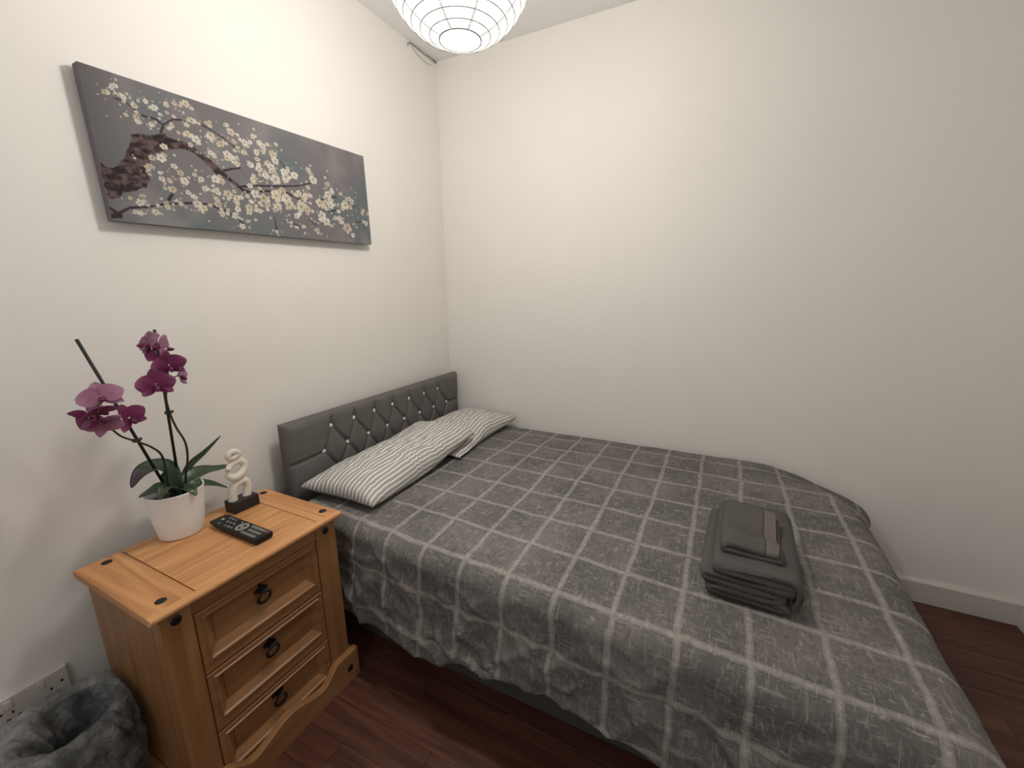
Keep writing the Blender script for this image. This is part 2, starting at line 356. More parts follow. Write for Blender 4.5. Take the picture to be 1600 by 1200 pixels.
# headboard: buttoned height field
Y0, Y1, Z0, Z1 = -1.262, -.052, .12, .866
rows = [(.800, [-1.036 + .129 * k for k in range(7)]), (.698, [-1.085 + .1297 * k for k in range(8)]), (.600, [-1.018 + .129 * k for k in range(7)])]
segs = []
for (za, A), (zb, B) in ((rows[0], rows[1]), (rows[1], rows[2])):
    for ya in A:
        for yb in B:
            if abs(ya - yb) < .095: segs.append(((ya, za), (yb, zb)))
for ya in rows[0][1]: segs.append(((ya, .80), (ya, .90)))
for ya, yb in zip(rows[2][1], rows[2][1]): segs.append(((ya, .60), (ya, .45)))
segs += [((rows[1][1][0], .698), (Y0 - .05, .690)), ((rows[1][1][-1], .698), (Y1 + .05, .698))]
sa = np.array(segs, float); btn = np.array([(yy, z) for z, L in rows for yy in L])
ny, nz = 260, 160
gy = np.linspace(Y0, Y1, ny); gz = np.linspace(Z0, Z1, nz); GY, GZ = np.meshgrid(gy, gz, indexing='ij')
P = np.stack([GY, GZ], -1)[:, :, None, :]
a_, b__ = sa[:, 0], sa[:, 1]; ab = b__ - a_; tt = np.clip(((P - a_) * ab).sum(-1) / (ab ** 2).sum(-1), 0, 1)
ds = np.sqrt((((a_ + tt[..., None] * ab) - P) ** 2).sum(-1)).min(-1); db = np.sqrt(((P - btn) ** 2).sum(-1)).min(-1)
dp = .010 * np.exp(-(ds / .0055) ** 2) * (GZ < .94) + .010 * (1 - np.exp(-(ds / .055) ** 1)) * -1 + .014 * np.exp(-(db / .014) ** 2)
ed = np.minimum(np.minimum(GY - Y0, Y1 - GY), np.minimum(Z1 - GZ, GZ - Z0)); rr = .022
rnd_ = np.where(ed < rr, rr - np.sqrt(np.maximum(0, rr ** 2 - (rr - ed) ** 2)), 0)
fade = np.clip((ed - .0) / .03, 0, 1)
X = .093 - dp * fade - rnd_
V = [(X[i, j], gy[i], gz[j]) for i in range(ny) for j in range(nz)]; F = gridf(ny, nz)
n0 = len(V); bx = .058
ring = [i * nz for i in range(ny)] + [(ny - 1) * nz + j for j in range(1, nz)] + [i * nz + nz - 1 for i in range(ny - 2, -1, -1)] + [j for j in range(nz - 2, 0, -1)]
V += [(bx, V[k][1], V[k][2]) for k in ring]
for k in range(len(ring)):
    l = (k + 1) % len(ring); F.append((ring[l], ring[k], n0 + k, n0 + l))
F.append(tuple(n0 + k for k in range(len(ring))))
head = mk('headboard', V, F, M_HEAD, bed, True)
bme = None
for yy, z in btn:
    if bme is None:
        q, f = lathev([(.0085, 0), (.0105, .003), (.0075, .0075), (.003, .0098)], (0, 0, 0), 8)
        bme = bpy.data.meshes.new('button'); bme.from_pydata([(v[2], v[0], v[1]) for v in q], [], f)
    link('button', bme, M_CRYSTAL, head, loc=(.0785, yy, z))

# ---------------------------------------------------------------- duvet
SKEW = .045
def duvet_pt(s, t):
    fk = 1 + SKEW * (s - .45)
    y = -.034 - t * fk
    w = ss(0.02, .5, t); s0 = 1.97 + .075 * w; rf = .10 - .03 * w; t0 = 1.215; rn = .050
    d1, d2 = max(0, s - s0), max(0, t - t0); d = math.hypot(d1, d2)
    top = .553 + .012 * math.sin(PI * min(1, t / 1.25)) + .005 * N3(s * 3.1, t * 3.1, 1) + .0024 * N3(s * 11, t * 11, 4)
    if s < .62: top = top * ss(.3, .62, s) + .556 * (1 - ss(.3, .62, s))
    if t < .05: top -= .05 * (1 - t / .05) ** 2 * .6
    res = (s, y, top)
    if d > 0:
        nx, nyy = d1 / d, d2 / d; cr_ = (2 * nx * nyy) ** 2
        if d > .50: d = .50 + (d - .50) * (1 - .72 * cr_)
        r = rf * nx * nx + rn * nyy * nyy; arc = r * PI / 2
        k = .03 + .27 * cr_ + .07 * nx * nx
        if d < arc: out = r * math.sin(d / r); dr = r * (1 - math.cos(d / r))
        else: out = r + k * (d - arc); dr = r + (d - arc) * math.sqrt(1 - min(.95, k * k))
        am = min(1, max(0, d - arc * .5) / .22); q = s * nyy + t * nx          # hanging folds and creases
        f = .022 * (N3(q * 3.6 + 3, d * 1.5, 7) + .2) + .013 * N3(q * 9 + d * 5, d * 5 - q * 2, 11) + .012 * abs(N3(q * 9 - d * 9, d * 12, 3)) + .022 * (1 - abs(N3(q * 5 + d * 6, d * 5 - q * 4, 21))) ** 6 + .014 * (1 - abs(N3(q * 8 - d * 8, d * 7 + q * 3, 41))) ** 7
        out += max(-.004, f * am + .003 * am)
        bxx = min(s, s0); by = -.034 - min(t, t0) * fk; z = top - dr
        if z < .012: out += (.012 - z) * .5; z = .012 + .004 * (1 + N3(s * 9, t * 9))
        res = (bxx + nx * out, by - nyy * out, z)
    if t < .34 and s > 1.74:                                                   # the far foot corner only droops, its hem turned under
        e = s - 1.74; lw = 1 - ss(.07, .30, t)
        if lw > 0:
            dd = min(e, .455); z = top - .62 * dd * dd + .010 * N3(s * 7, t * 9, 2) * min(1, e * 4); x = 1.74 + dd * .985
            if e > .455: q = (e - .455) / .12; x += .03 * math.sin(q * PI) ; z -= .085 * min(1.3, q)
            res = tuple(p * (1 - lw) + c * lw for p, c in zip(res, (x, y, z)))
    return res
HEM = [(.2, .22), (.45, .200), (.70, .188), (.95, .245), (1.10, .268), (1.25, .265), (1.42, .245), (1.6, .20), (1.8, .14), (2.0, .05), (2.6, .0)]
def hemz(s):
    for (a, p), (b, q) in zip(HEM, HEM[1:]):
        if s <= b: return p + (q - p) * ss(a, b, s)
    return HEM[-1][1]
ns, nt = 250, 200; V = []; UV = []
for i in range(ns):
    for j in range(nt):
        a, b = i / (ns - 1), j / (nt - 1)
        t = b * 1.65; s_est = .3 + a * 2.2
        if t > 1.29: t = 1.29 + (t - 1.29) / .36 * (1.215 + .0785 + .503 - hemz(s_est) + .010 * math.sin(a * 23) + .010 * N3(a * 7, 2.2) - 1.29)
        smin = .17 + .19 * ss(1.22, 1.58, t) + .06 * ss(1.46, 1.60, t) ** 2
        sm = 2.50 - .17 * (1 - ss(.05, .30, t))
        s = smin + a * (sm - smin)
        V.append(duvet_pt(s, t)); UV.append((s, t))
duv = mk('duvet', V, [f[::-1] for f in gridf(ns, nt)], M_DUVET, None, True, origin=(1.2, -.65, .55)); setuv(duv, UV)
md = duv.modifiers.new('s', 'SOLIDIFY'); md.thickness = .010; md.offset = 0
tag(duv, 'grey duvet with a pale check pattern spread over the bed', 'duvet')

# ---------------------------------------------------------------- pillows
def pshape(u, v, p=.36): return max(0, (4 * u * (1 - u)) ** p * (4 * v * (1 - v)) ** (p * 1.05))
def pillow(corners, T, base, edge, seed, cat_label):
    BLc, FLc, FRc, BRc = [Vector(c) for c in corners]; nu, nv = 72, 48; top = []; bot = []; uv = []
    L = (FRc - FLc).length; Wd = (FLc - BLc).length
    for i in range(nu):
        for j in range(nv):
            u, v = i / (nu - 1), j / (nv - 1)
            u2 = u + (.5 - u) * .05 * math.sin(PI * v); v2 = v + (.5 - v) * .09 * math.sin(PI * u)
            p = (BLc * (1 - u2) + BRc * u2) * (1 - v2) + (FLc * (1 - u2) + FRc * u2) * v2
            h = pshape(u, v)
            b = base(p.x, p.y); e = edge(u, v)
            cr = .007 * N3(u * 5 + seed, v * 4, seed) * h ** .5 + .006 * N3(u * 9 + v * 6, v * 16, seed + 5) * h ** .3 * (.4 + .6 * v) - .008 * (1 - abs(N3(u * 4 - v * 3, v * 5 + u, seed + 9))) ** 8 * h ** .4
            rad = .006 * N3(math.atan2(v - .5, u - .5) * 6, 1, seed) * (1 - h)
            mid = b + .004 + e
            top.append((p.x, p.y, mid + (T(u) - e) * h + cr + rad)); bot.append((p.x, p.y, mid - (e) * min(1, h * 1.3) + (rad if h < .01 else 0)))
            uv.append((u * L, v * Wd))
    def along(P):
        q = []
        for i in range(nu):
            acc = 0; rowl = [0]
            for j in range(1, nv): acc += (Vector(P[i * nv + j]) - Vector(P[i * nv + j - 1])).length; rowl.append(acc)
            mid_l = rowl[nv // 2]; q += [(uv[i * nv][0], .3 + r - mid_l) for r in rowl]
        return q
    uvt, uvb = along(top), along(bot)
    n = nu * nv; V = top + bot; F = [f[::-1] for f in gridf(nu, nv)] + gridf(nu, nv, n)
    # orient: upper faces outward
    rim = [i * nv for i in range(nu)] + [(nu - 1) * nv + j for j in range(1, nv)] + [i * nv + nv - 1 for i in range(nu - 2, -1, -1)] + [j for j in range(nv - 2, 0, -1)]
    for k in range(len(rim)):
        l = (k + 1) % len(rim); F.append((rim[k], rim[l], rim[l] + n, rim[k] + n))
    o = mk('pillow', V, F, M_PILLOW, None, True, origin=tuple((BLc + FRc) / 2 + Vector((0, 0, .56)))); setuv(o, uvt + uvb)
    me = o.data; bm = bmesh.new(); bm.from_mesh(me); bmesh.ops.remove_doubles(bm, verts=bm.verts, dist=.0004); bmesh.ops.recalc_face_normals(bm, faces=bm.faces); bm.to_mesh(me); bm.free()
    me.polygons.foreach_set('use_smooth', [True] * len(me.polygons))
    return tag(o, cat_label, 'pillow', 'striped pillows on the bed')
BZ = .563
c2 = [(.120, -.70, 0), (.505, -.668, 0), (.500, -.040, 0), (.120, -.040, 0)]
PT2 = lambda u: .115 * (.40 + .60 * ss(.12, .50, u))
ED2 = lambda u, v: (.018 + .016 * ss(.1, .5, u)) + .014 * (1 - v)
pillow(c2, PT2, lambda x, y: BZ, ED2, 2, 'grey and white striped pillow against the back wall, lying under the other')
def p2top(x, y):
    u = (y + .69) / .65; v = (x - .120) / .383
    return BZ + .010 + (PT2(u) + .006) * pshape(u, v) + ED2(u, v) * .55 if 0 < u < 1 and 0 < v < 1 else BZ
def p1base(x, y):
    r = BZ + .034 * ss(-.95, -.58, y)
    for dy in (-.03, 0, .03): r = max(r, BZ + (p2top(x, y + dy) - BZ) * ss(-.80, -.68, y))
    return r
c1 = [(.118, -1.245, 0), (.487, -1.222, 0), (.490, -.500, 0), (.120, -.545, 0)]
pillow(c1, lambda u: .128 - .050 * ss(.45, .95, u), lambda x, y: sum(p1base(x + i * .025, y + j * .025) for i in (-1, 0, 1) for j in (-2, -1, 0, 1, 2)) / 15 + .004 * ss(-.85, -.7, y), lambda u, v: .026 * (1 - .45 * u) + .016 * (1 - v), 5, 'grey and white striped pillow nearest the wooden drawers, overlapping the other')

# ---------------------------------------------------------------- towels
def sheet(path, th, y0, y1, ny_, jit, seed, rot, cx, z0, name, m, parent=None, origin=None, sag=None):
    P = spline([(x, 0, z) for x, z in path], 5); N = len(P); L, Rr = [], []
    for i, p in enumerate(P):
        t = (P[min(N - 1, i + 1)] - P[max(0, i - 1)]).normalized(); nrm = Vector((-t.z, 0, t.x)); L.append(p + nrm * th / 2); Rr.append(p - nrm * th / 2)
    loop = L + Rr[::-1]; n = len(loop); V = []; c, s = math.cos(rot), math.sin(rot); ym = (y0 + y1) / 2
    for k in range(ny_):
        f = k / (ny_ - 1); y = y0 + (y1 - y0) * f; ef = min(f, 1 - f)
        for i, p in enumerate(loop):
            x = p.x * (1 - .03 * (1 - min(1, ef * 10)) ** 2); z = p.z
            yy = y + jit * N3(p.z * 60, p.x * 14, seed) * (1 if ef < .2 else 0) * (1 - ef * 5)
            z += .0025 * N3(x * 14, yy * 14, seed + 3) * min(1, p.z / .02)
            if sag: z += sag(x, f) * min(1, p.z / .02)
            V.append((cx[0] + c * x - s * (yy - ym), cx[1] + s * x + c * (yy - ym), z0 + max(.0005, z)))
    F = [(k * n + i, k * n + (i + 1) % n, (k + 1) * n + (i + 1) % n, (k + 1) * n + i) for k in range(ny_ - 1) for i in range(n)]
    F += [tuple(range(n))[::-1], tuple((ny_ - 1) * n + i for i in range(n))]
    o = mk(name, V, F, m, parent, True, origin=origin); me = o.data; bm = bmesh.new(); bm.from_mesh(me); bmesh.ops.recalc_face_normals(bm, faces=bm.faces); bm.to_mesh(me); bm.free(); me.polygons.foreach_set('use_smooth', [True] * len(me.polygons)); return o
bath = [(.055, .020), (.074, .024), (.086, .016), (.070, .0085), (-.02, .0085), (-.088, .010), (-.098, .020), (-.085, .028), (-.02, .027), (.060, .030), (.074, .038), (.060, .0455),
        (-.06, .0455), (-.098, .045), (-.112, .054), (-.098, .0625), (-.03, .0625), (.075, .0635), (.092, .0715), (.075, .080), (.0, .0805), (-.075, .0815), (-.085, .088), (-.07, .0965), (0, .0985), (.078, .097), (.101, .087), (.107, .070), (.107, .050), (.104, .035), (.098, .028)]
TZ = .5685
tb = sheet(bath, .0135, -1.15, -.775, 26, .010, 3, -.035, (1.715, -.965), TZ, 'bath_towel', M_TOWEL, None, (1.715, -.965, TZ))
tag(tb, 'charcoal bath towel folded into a thick block on the grey checked duvet', 'towel')
th_ = thing('hand_towel', 'small charcoal hand towel with a paler end band, lying on the folded bath towel', 'towel', (1.715, -.99, TZ + .106))
hand = [(.070, .0065), (0, .0065), (-.060, .007), (-.070, .0150), (-.058, .0235), (-.01, .0215), (.030, .0215)]
hw = lambda x, f: .013 * math.sin(f * 7.5 + x * 14 + .2) * ss(.0, .18, f) + .012 * ss(.45, 1, f) * (1 - ss(-.04, .05, x))
sheet(hand, .0125, -1.10, -.885, 18, .004, 9, -.03, (1.712, -.993), TZ + .106, 'folded_cloth', M_TOWEL, th_, sag=hw)
sheet([(.0305, .0217), (.045, .0213), (.060, .0208)], .0127, -1.10, -.885, 18, .004, 9, -.03, (1.712, -.993), TZ + .106, 'end_band', M_BAND, th_, sag=hw)['label'] = 'paler flat woven end band'

# ---------------------------------------------------------------- chest of drawers
ch = thing('chest_of_drawers', 'waxed pine bedside chest with three drawers and black iron ring pulls', 'chest of drawers', (.29, -1.631, 0))
YL, YR, XB, XF, ZT = -1.881, -1.381, .100, .4755, .632  # chest, pot and remote scaled about the camera so the base meets the floor
sme = None
def stud(parent, loc, axis):
    q, f = lathev([(.0125, 0), (.0118, .0012), (.0085, .0026), (.003, .0032)], (0, 0, 0), 16)
    key = 'stud' + axis
    me = bpy.data.meshes.get(key)
    if me is None:
        me = bpy.data.meshes.new(key); me.from_pydata([(v[2], v[0], v[1]) if axis == 'x' else v for v in q], [], f); me.polygons.foreach_set('use_smooth', [True] * len(me.polygons))
    return link('stud', me, M_IRON, parent, loc=loc)
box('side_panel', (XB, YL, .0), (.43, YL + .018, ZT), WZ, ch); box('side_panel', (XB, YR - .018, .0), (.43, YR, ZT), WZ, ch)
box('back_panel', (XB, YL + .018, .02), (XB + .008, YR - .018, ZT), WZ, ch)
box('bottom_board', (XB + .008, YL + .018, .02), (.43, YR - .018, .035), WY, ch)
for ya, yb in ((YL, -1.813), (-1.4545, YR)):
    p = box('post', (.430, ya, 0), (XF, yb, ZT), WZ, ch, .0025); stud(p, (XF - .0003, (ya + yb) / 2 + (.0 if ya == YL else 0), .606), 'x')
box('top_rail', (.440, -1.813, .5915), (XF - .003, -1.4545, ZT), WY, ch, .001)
def drawer(z0, z1, hz):
    y0, y1 = -1.8105, -1.457; xf = XF - .0015; mb = MB()
    rt, rb, rs = .020, .040, .022
    rings = [(xf - .3, 0, 0, 0), (xf - .002, 0, 0, 0), (xf, .002, .002, .002), (xf, rs - .006, rt - .006, rb - .010), (xf + .0035, rs - .004, rt - .004, rb - .007), (xf + .0035, rs - .001, rt - .001, rb - .003), (xf - .002, rs, rt, rb), (xf - .016, rs + .020, rt + .014, rb + .022), (xf - .014, rs + .021, rt + .015, rb + .023)]
    V = []
    for x, s, tp, bt in rings: V += [(x, y0 + s, z0 + bt), (x, y1 - s, z0 + bt), (x, y1 - s, z1 - tp), (x, y0 + s, z1 - tp)]
    F = [(3, 2, 1, 0)]; n = len(rings)
    for i in range(n - 1):
        for k in range(4): l = (k + 1) % 4; F.append((4 * i + k, 4 * i + l, 4 * i + 4 + l, 4 * i + 4 + k))
    F.append(tuple(4 * (n - 1) + k for k in range(4)))
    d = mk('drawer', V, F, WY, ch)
    # iron ring pull on a leaf-shaped plate
    yc = -1.639; xh = xf - .0138; hb = MB()
    out = [(0, .026), (.006, .019), (.0045, .013), (.012, .012), (.020, .006), (.019, -.001), (.010, -.001), (.006, -.007), (0, -.012), (-.006, -.007), (-.010, -.001), (-.019, -.001), (-.020, .006), (-.012, .012), (-.0045, .013), (-.006, .019)]
    m = len(out); V = [(xh, yc + a, hz + .012 + b) for a, b in out] + [(xh + .005, yc + a * .9, hz + .012 + b * .9) for a, b in out]
    hb.add(V, [tuple(range(m, 2 * m)), tuple(range(m))[::-1]] + [(k, (k + 1) % m, m + (k + 1) % m, m + k) for k in range(m)])
    hb.tube([(xh + .004, yc, hz + .014), (xh + .017, yc, hz + .013)], [.006, .0055], 8)
    hb.tube([(xh + .015 + .004 * math.cos(a), yc + .0185 * math.sin(a), hz - .004 + .0185 * math.cos(a)) for a in [2 * PI * k / 22 for k in range(22)]], .0037, 7, True)
    hb.build('ring_pull', M_IRON, d)
drawer(.4085, .5885, .5215); drawer(.2215, .4035, .337); drawer(.046, .2165, .157)
# shaped plinth
yp0, yp1 = -1.898, -1.361; pts = []
def plz(y):
    d = min(y - yp0, yp1 - y)
    if d < .082: return .112
    if d < .150: return .112 - .045 * ss(.082, .150, d)
    return .067 + .032 * ss(.150, .268, d)
n = 60; V = []
for i in range(n + 1):
    y = yp0 + (yp1 - yp0) * i / n
    V += [(XF + .0005, y, 0), (XF + .0215, y, 0), (XF + .0215, y, plz(y) - .004), (XF + .0175, y, plz(y)), (XF + .0005, y, plz(y))]
F = [(5 * i + k, 5 * (i + 1) + k, 5 * (i + 1) + (k + 1) % 5, 5 * i + (k + 1) % 5) for i in range(n) for k in range(5)] + [(4, 3, 2, 1, 0), tuple(5 * n + k for k in range(5))]
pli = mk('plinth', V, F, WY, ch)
bm = bmesh.new(); bm.from_mesh(pli.data); bmesh.ops.recalc_face_normals(bm, faces=bm.faces); bm.to_mesh(pli.data); bm.free()
stud(pli, (XF + .0212, -1.400, .052), 'x'); stud(pli, (XF + .0212, -1.859, .052), 'x')
for ya, yb in ((YL - .017, YL - .0005), (YR + .0005, YR + .019)): box('side_plinth', (XB + .02, ya, 0), (XF, yb, .105), WX, ch, .003)
# top boards: two breadboard ends, a middle board of three strips, and a moulded front edge
z0, z1 = ZT + .0005, .653
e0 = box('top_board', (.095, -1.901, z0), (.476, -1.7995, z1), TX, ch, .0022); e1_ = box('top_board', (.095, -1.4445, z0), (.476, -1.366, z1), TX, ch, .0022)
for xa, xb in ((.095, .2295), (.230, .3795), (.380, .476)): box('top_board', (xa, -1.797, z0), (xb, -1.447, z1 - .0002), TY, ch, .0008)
prof = [(.4762, z0), (.4855, z0), (.491, z0 + .003), (.494, z0 + .007), (.493, z0 + .010), (.4985, z0 + .0115), (.4985, z0 + .0165), (.496, z1 - .0005), (.490, z1), (.4762, z1)]
V = [(x, y, z) for y in (-1.901, -1.366) for x, z in prof]; k_ = len(prof)
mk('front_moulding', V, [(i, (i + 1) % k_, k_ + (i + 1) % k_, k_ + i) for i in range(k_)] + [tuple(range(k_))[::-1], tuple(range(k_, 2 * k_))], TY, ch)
for e, pp in ((e0, ((.128, -1.842), (.440, -1.855))), (e1_, ((.126, -1.394), (.437, -1.391)))):
    for x, y in pp: stud(e, (x, y, z1 - .0002), 'z')

# ---------------------------------------------------------------- orchid
PC = (.1445, -1.666); PZ = .6532
orc = thing('potted_orchid', 'purple moth orchid with two staked flower spikes in a white pot', 'plant', (*PC, PZ))
prof = [(.050, 0), (.056, .002), (.058, .006), (.0635, .05), (.070, .10), (.0745, .142), (.0752, .1445), (.0738, .146), (.0715, .1435), (.0665, .10), (.062, .06), (.056, .03)]
mk('pot', *lathev(prof, (*PC, PZ), 48), M_POT, orc, True)
q, f = lathev([(.0655, .095), (.066, .112), (.045, .120), (.01, .124)], (*PC, PZ), 20)
mk('bark', [(a + .003 * N3(a * 90, b * 90), b, c + .006 * N3(a * 60, b * 60, 2)) for a, b, c in q], f, M_SOIL, orc)
for A, B in (((.17, -1.809, 1.266), (.14, -1.68, .80)), ((.16, -1.642, 1.275), (.13, -1.644, .79))):
    mk('stake', *tubev([B, A], .0040, 8), M_STAKE, orc, True)
st1 = [(.155, -1.678, .78), (.16, -1.683, .832), (.185, -1.693, .916), (.195, -1.715, .954), (.195, -1.746, .983), (.205, -1.778, 1.009), (.21, -1.798, 1.041), (.21, -1.809, 1.066), (.20, -1.816, 1.093), (.19, -1.82, 1.12)]  # stem, leaf and flower positions mostly taken from image pixels at chosen depths
st2 = [(.145, -1.635, .78), (.15, -1.632, .823), (.16, -1.622, .884), (.165, -1.623, .936), (.165, -1.638, .986), (.17, -1.649, 1.036), (.172, -1.651, 1.085), (.18, -1.643, 1.121), (.185, -1.641, 1.158), (.185, -1.644, 1.196), (.18, -1.652, 1.233), (.175, -1.660, 1.271), (.185, -1.672, 1.255), (.19, -1.68, 1.235)]
for s_ in (st1, st2):
    sp = spline(s_, 6); mk('flower_stem', *tubev(sp, [.0034 - .0016 * i / len(sp) for i in range(len(sp))], 7), M_STEM, orc, True)
for cpt in ((.188, -1.742, .985), (.165, -1.648, 1.035)):
    mk('clip', *tubev([Vector(cpt) + Vector((.004 * math.sin(a), .010 * math.cos(a), .004 * math.sin(a * 2))) for a in [2 * PI * k / 10 for k in range(10)]], .0024, 6, True), M_CLIP, orc, True)
def leaf(P, w, nrm, m, taper=.55, cup=.25, name='leaf', twist=0):
    sp = spline(P, 7); N = len(sp); nv = 7; V = []; UV = []
    for i, p in enumerate(sp):
        t = (sp[min(N - 1, i + 1)] - sp[max(0, i - 1)]).normalized(); f = i / (N - 1)
        s = t.cross(Vector(nrm).lerp(Vector((0, 0, 1)), twist * f)).normalized(); up = s.cross(t)
        ww = w * (math.sin(PI * min(1, (f * .86 + .14)) ** taper) ** .75 if f < .999 else .02)
        for j in range(nv):
            v = (j / (nv - 1) - .5) * 2; V.append(p + s * v * ww / 2 + up * (v * v) * cup * ww / 2); UV.append((f, j / (nv - 1)))
    o = mk(name, V, gridf(N, nv), m, orc, True, solid=.0022); setuv(o, UV); return o
CV = (.8, -.35, .5)
leaf([(.14, -1.66, .79), (.13, -1.665, .855), (.13, -1.691, .876), (.14, -1.722, .880), (.15, -1.746, .870), (.163, -1.768, .849)], .054, (.5, -.25, .85), M_LEAFP, .8)['label'] = 'arching leaf with a purplish tip'
leaf([(.16, -1.675, .785), (.17, -1.700, .822), (.18, -1.729, .826), (.185, -1.765, .824)], .046, (.35, -.1, .95), M_LEAF)
leaf([(.13, -1.647, .79), (.11, -1.603, .838), (.10, -1.545, .866), (.09, -1.484, .899)], .026, (.85, .45, .1), M_LEAF)
leaf([(.14, -1.652, .79), (.13, -1.606, .812), (.12, -1.564, .812), (.10, -1.518, .796), (.08, -1.451, .780)], .046, (.6, -.2, .8), M_LEAF)
leaf([(.15, -1.653, .785), (.16, -1.624, .795), (.16, -1.59, .786), (.16, -1.558, .767), (.15, -1.522, .737)], .034, (.5, -.1, .85), M_LEAF)
leaf([(.16, -1.668, .778), (.185, -1.690, .815), (.21, -1.715, .833), (.228, -1.735, .812)], .055, (.5, -.3, .8), M_LEAF)
leaf([(.15, -1.65, .778), (.19, -1.650, .800), (.215, -1.650, .798), (.228, -1.648, .785)], .040, (.3, 0, .95), M_LEAF)
petc = {}
def petal(w, l, cup, m):
    key = (round(w, 4), round(l, 4), cup, m.name)
    if key in petc: return petc[key]
    nu, nv = 8, 7; V = []; UV = []
    for i in range(nu):
        f = i / (nu - 1); ww = w * (math.sin(PI * min(.985, f ** .72 * .93 + .05))) ** .6
        for j in range(nv):
            v = (j / (nv - 1) - .5) * 2
            V.append((l * f, v * ww / 2, cup * l * (f * f * .55 - .22 * v * v * (f > 0)) + .0016 * math.sin(v * 5 + f * 6) * f)); UV.append((f, j / (nv - 1)))
    me = bpy.data.meshes.new('petal'); me.from_pydata(V, [], gridf(nu, nv)); me.materials.append(m)
    me.polygons.foreach_set('use_smooth', [True] * len(me.polygons))
    lay = me.uv_layers.new(name='UVMap'); vi = np.empty(len(me.loops), int); me.loops.foreach_get('vertex_index', vi); lay.data.foreach_set('uv', np.asarray(UV, np.float32)[vi].ravel())
    petc[key] = me; return me
q, f = lathev([(.001, 0), (.004, .002), (.0048, .006), (.0035, .011), (.0015, .014)], (0, 0, 0), 8); lipm = bpy.data.meshes.new('lip'); lipm.from_pydata(q, [], f); lipm.polygons.foreach_set('use_smooth', [True] * len(f))
def flower(pos, face, roll, size, m, which='LRTAB', stem=None, cup=.35):
    Z = Vector(face).normalized(); up = Vector((0, 0, 1)) if abs(Z.z) < .95 else Vector((0, 1, 0)); Xa = up.cross(Z).normalized(); Ya = Z.cross(Xa)
    B = Matrix((Xa, Ya, Z)).transposed().to_4x4() @ Matrix.Rotation(roll, 4, 'Z')
    e = bpy.data.objects.new('flower', None); COL.objects.link(e); e.empty_display_size = .02; e.parent = orc
    e.matrix_local = Matrix.Translation(Vector(pos) - wpos(orc)) @ B; W[e.name] = Vector(pos)
    spec = {'L': (172, 1.0, 1.22), 'R': (8, 1.0, 1.22), 'T': (90, 1.0, .74), 'A': (218, .95, .66), 'B': (322, .95, .66)}
    for k in which:
        a, l, w = spec[k]; o = bpy.data.objects.new('petal', petal(size * w, size * l, cup, m)); COL.objects.link(o); o.parent = e
        o.matrix_local = Matrix.Rotation(math.radians(a), 4, 'Z') @ Matrix.Translation((.002, 0, .001 if k in 'LR' else -.001)) 
    o = bpy.data.objects.new('lip', lipm); COL.objects.link(o); o.parent = e; o.matrix_local = Matrix.Translation((0, -size * .10, .001)) @ Matrix.Rotation(.9, 4, 'X') @ Matrix.Scale(size / .03, 4)
    if not lipm.materials: lipm.materials.append(M_LIP)
    if stem is not None:
        a, b = Vector(stem), Vector(pos) - Z * .003; mid = (a + b) / 2 - Vector((0, 0, .006))
        mk('flower_stalk', *tubev(spline([a, mid, b], 5), .0015, 6), M_STEM, orc, True)
    return e
flower((.222, -1.806, 1.126), (.66, -.30, .55), .25, .044, M_PETP, stem=(.19, -1.82, 1.115), cup=-.30)
flower((.232, -1.822, 1.090), (.55, .15, -.75), .1, .036, M_PET, 'LRTB', stem=(.20, -1.816, 1.098))
flower((.228, -1.838, 1.082), (.5, -.55, -.25), 1.1, .036, M_PET, 'LT', stem=(.20, -1.815, 1.09))
flower((.222, -1.813, 1.058), (.7, -.15, -.35), 2.9, .038, M_PETP, stem=(.21, -1.806, 1.06))
flower((.212, -1.757, 1.055), (.8, .15, .05), .35, .040, M_PET, 'RTAB', stem=(.205, -1.79, 1.033), cup=.2)
flower((.205, -1.681, 1.246), (.2, -.85, .35), .5, .034, M_PETP, stem=(.185, -1.668, 1.262), cup=-.3)
flower((.210, -1.678, 1.226), (.35, -.75, -.2), 1.2, .034, M_PET, 'LTB', stem=(.185, -1.665, 1.245))
flower((.195, -1.640, 1.222), (.75, .55, .15), 1.25, .037, M_PETP, 'LRT', stem=(.182, -1.650, 1.222))
flower((.222, -1.652, 1.180), (.8, -.1, -.1), .15, .040, M_PET, stem=(.186, -1.643, 1.185))
flower((.203, -1.618, 1.146), (.55, .75, .0), -.3, .038, M_PETP, 'RABL', stem=(.182, -1.641, 1.145))
flower((.228, -1.692, 1.134), (.85, -.25, .05), .05, .042, M_PET, stem=(.181, -1.643, 1.118))

# ---------------------------------------------------------------- ornament
sc_ = thing('knot_ornament', 'ivory looped abstract ornament on a black block beside the orchid', 'ornament', (.166, -1.4915, .6532))
box('block', (.139, -1.534, .6532), (.194, -1.449, .692), M_BLOCK, sc_, .0025)
fig = MB()
arch = spline([(.165, -1.519, .688), (.165, -1.516, .718), (.165, -1.510, .735), (.165, -1.497, .7455), (.165, -1.481, .7475), (.165, -1.469, .741), (.165, -1.465, .723), (.165, -1.469, .706), (.165, -1.473, .688)], 6)  # figure loops traced from image pixels onto an upright plane
fig.tube(arch, [.0142 - .0016 * math.sin(PI * i / (len(arch) - 1)) for i in range(len(arch))], 14)
mid_ = spline([(.168, -1.526, .788), (.172, -1.511, .772), (.170, -1.489, .772), (.165, -1.470, .784), (.162, -1.463, .801), (.160, -1.474, .817), (.160, -1.492, .819), (.163, -1.508, .813), (.176, -1.526, .804)], 7)
N = len(mid_); fig.tube(mid_, [.0128 * (.62 + .38 * ss(0, .12, i / N)) * (1 if i < N * .8 else 1 - .45 * ss(.8, 1, i / N)) for i in range(N)], 12)
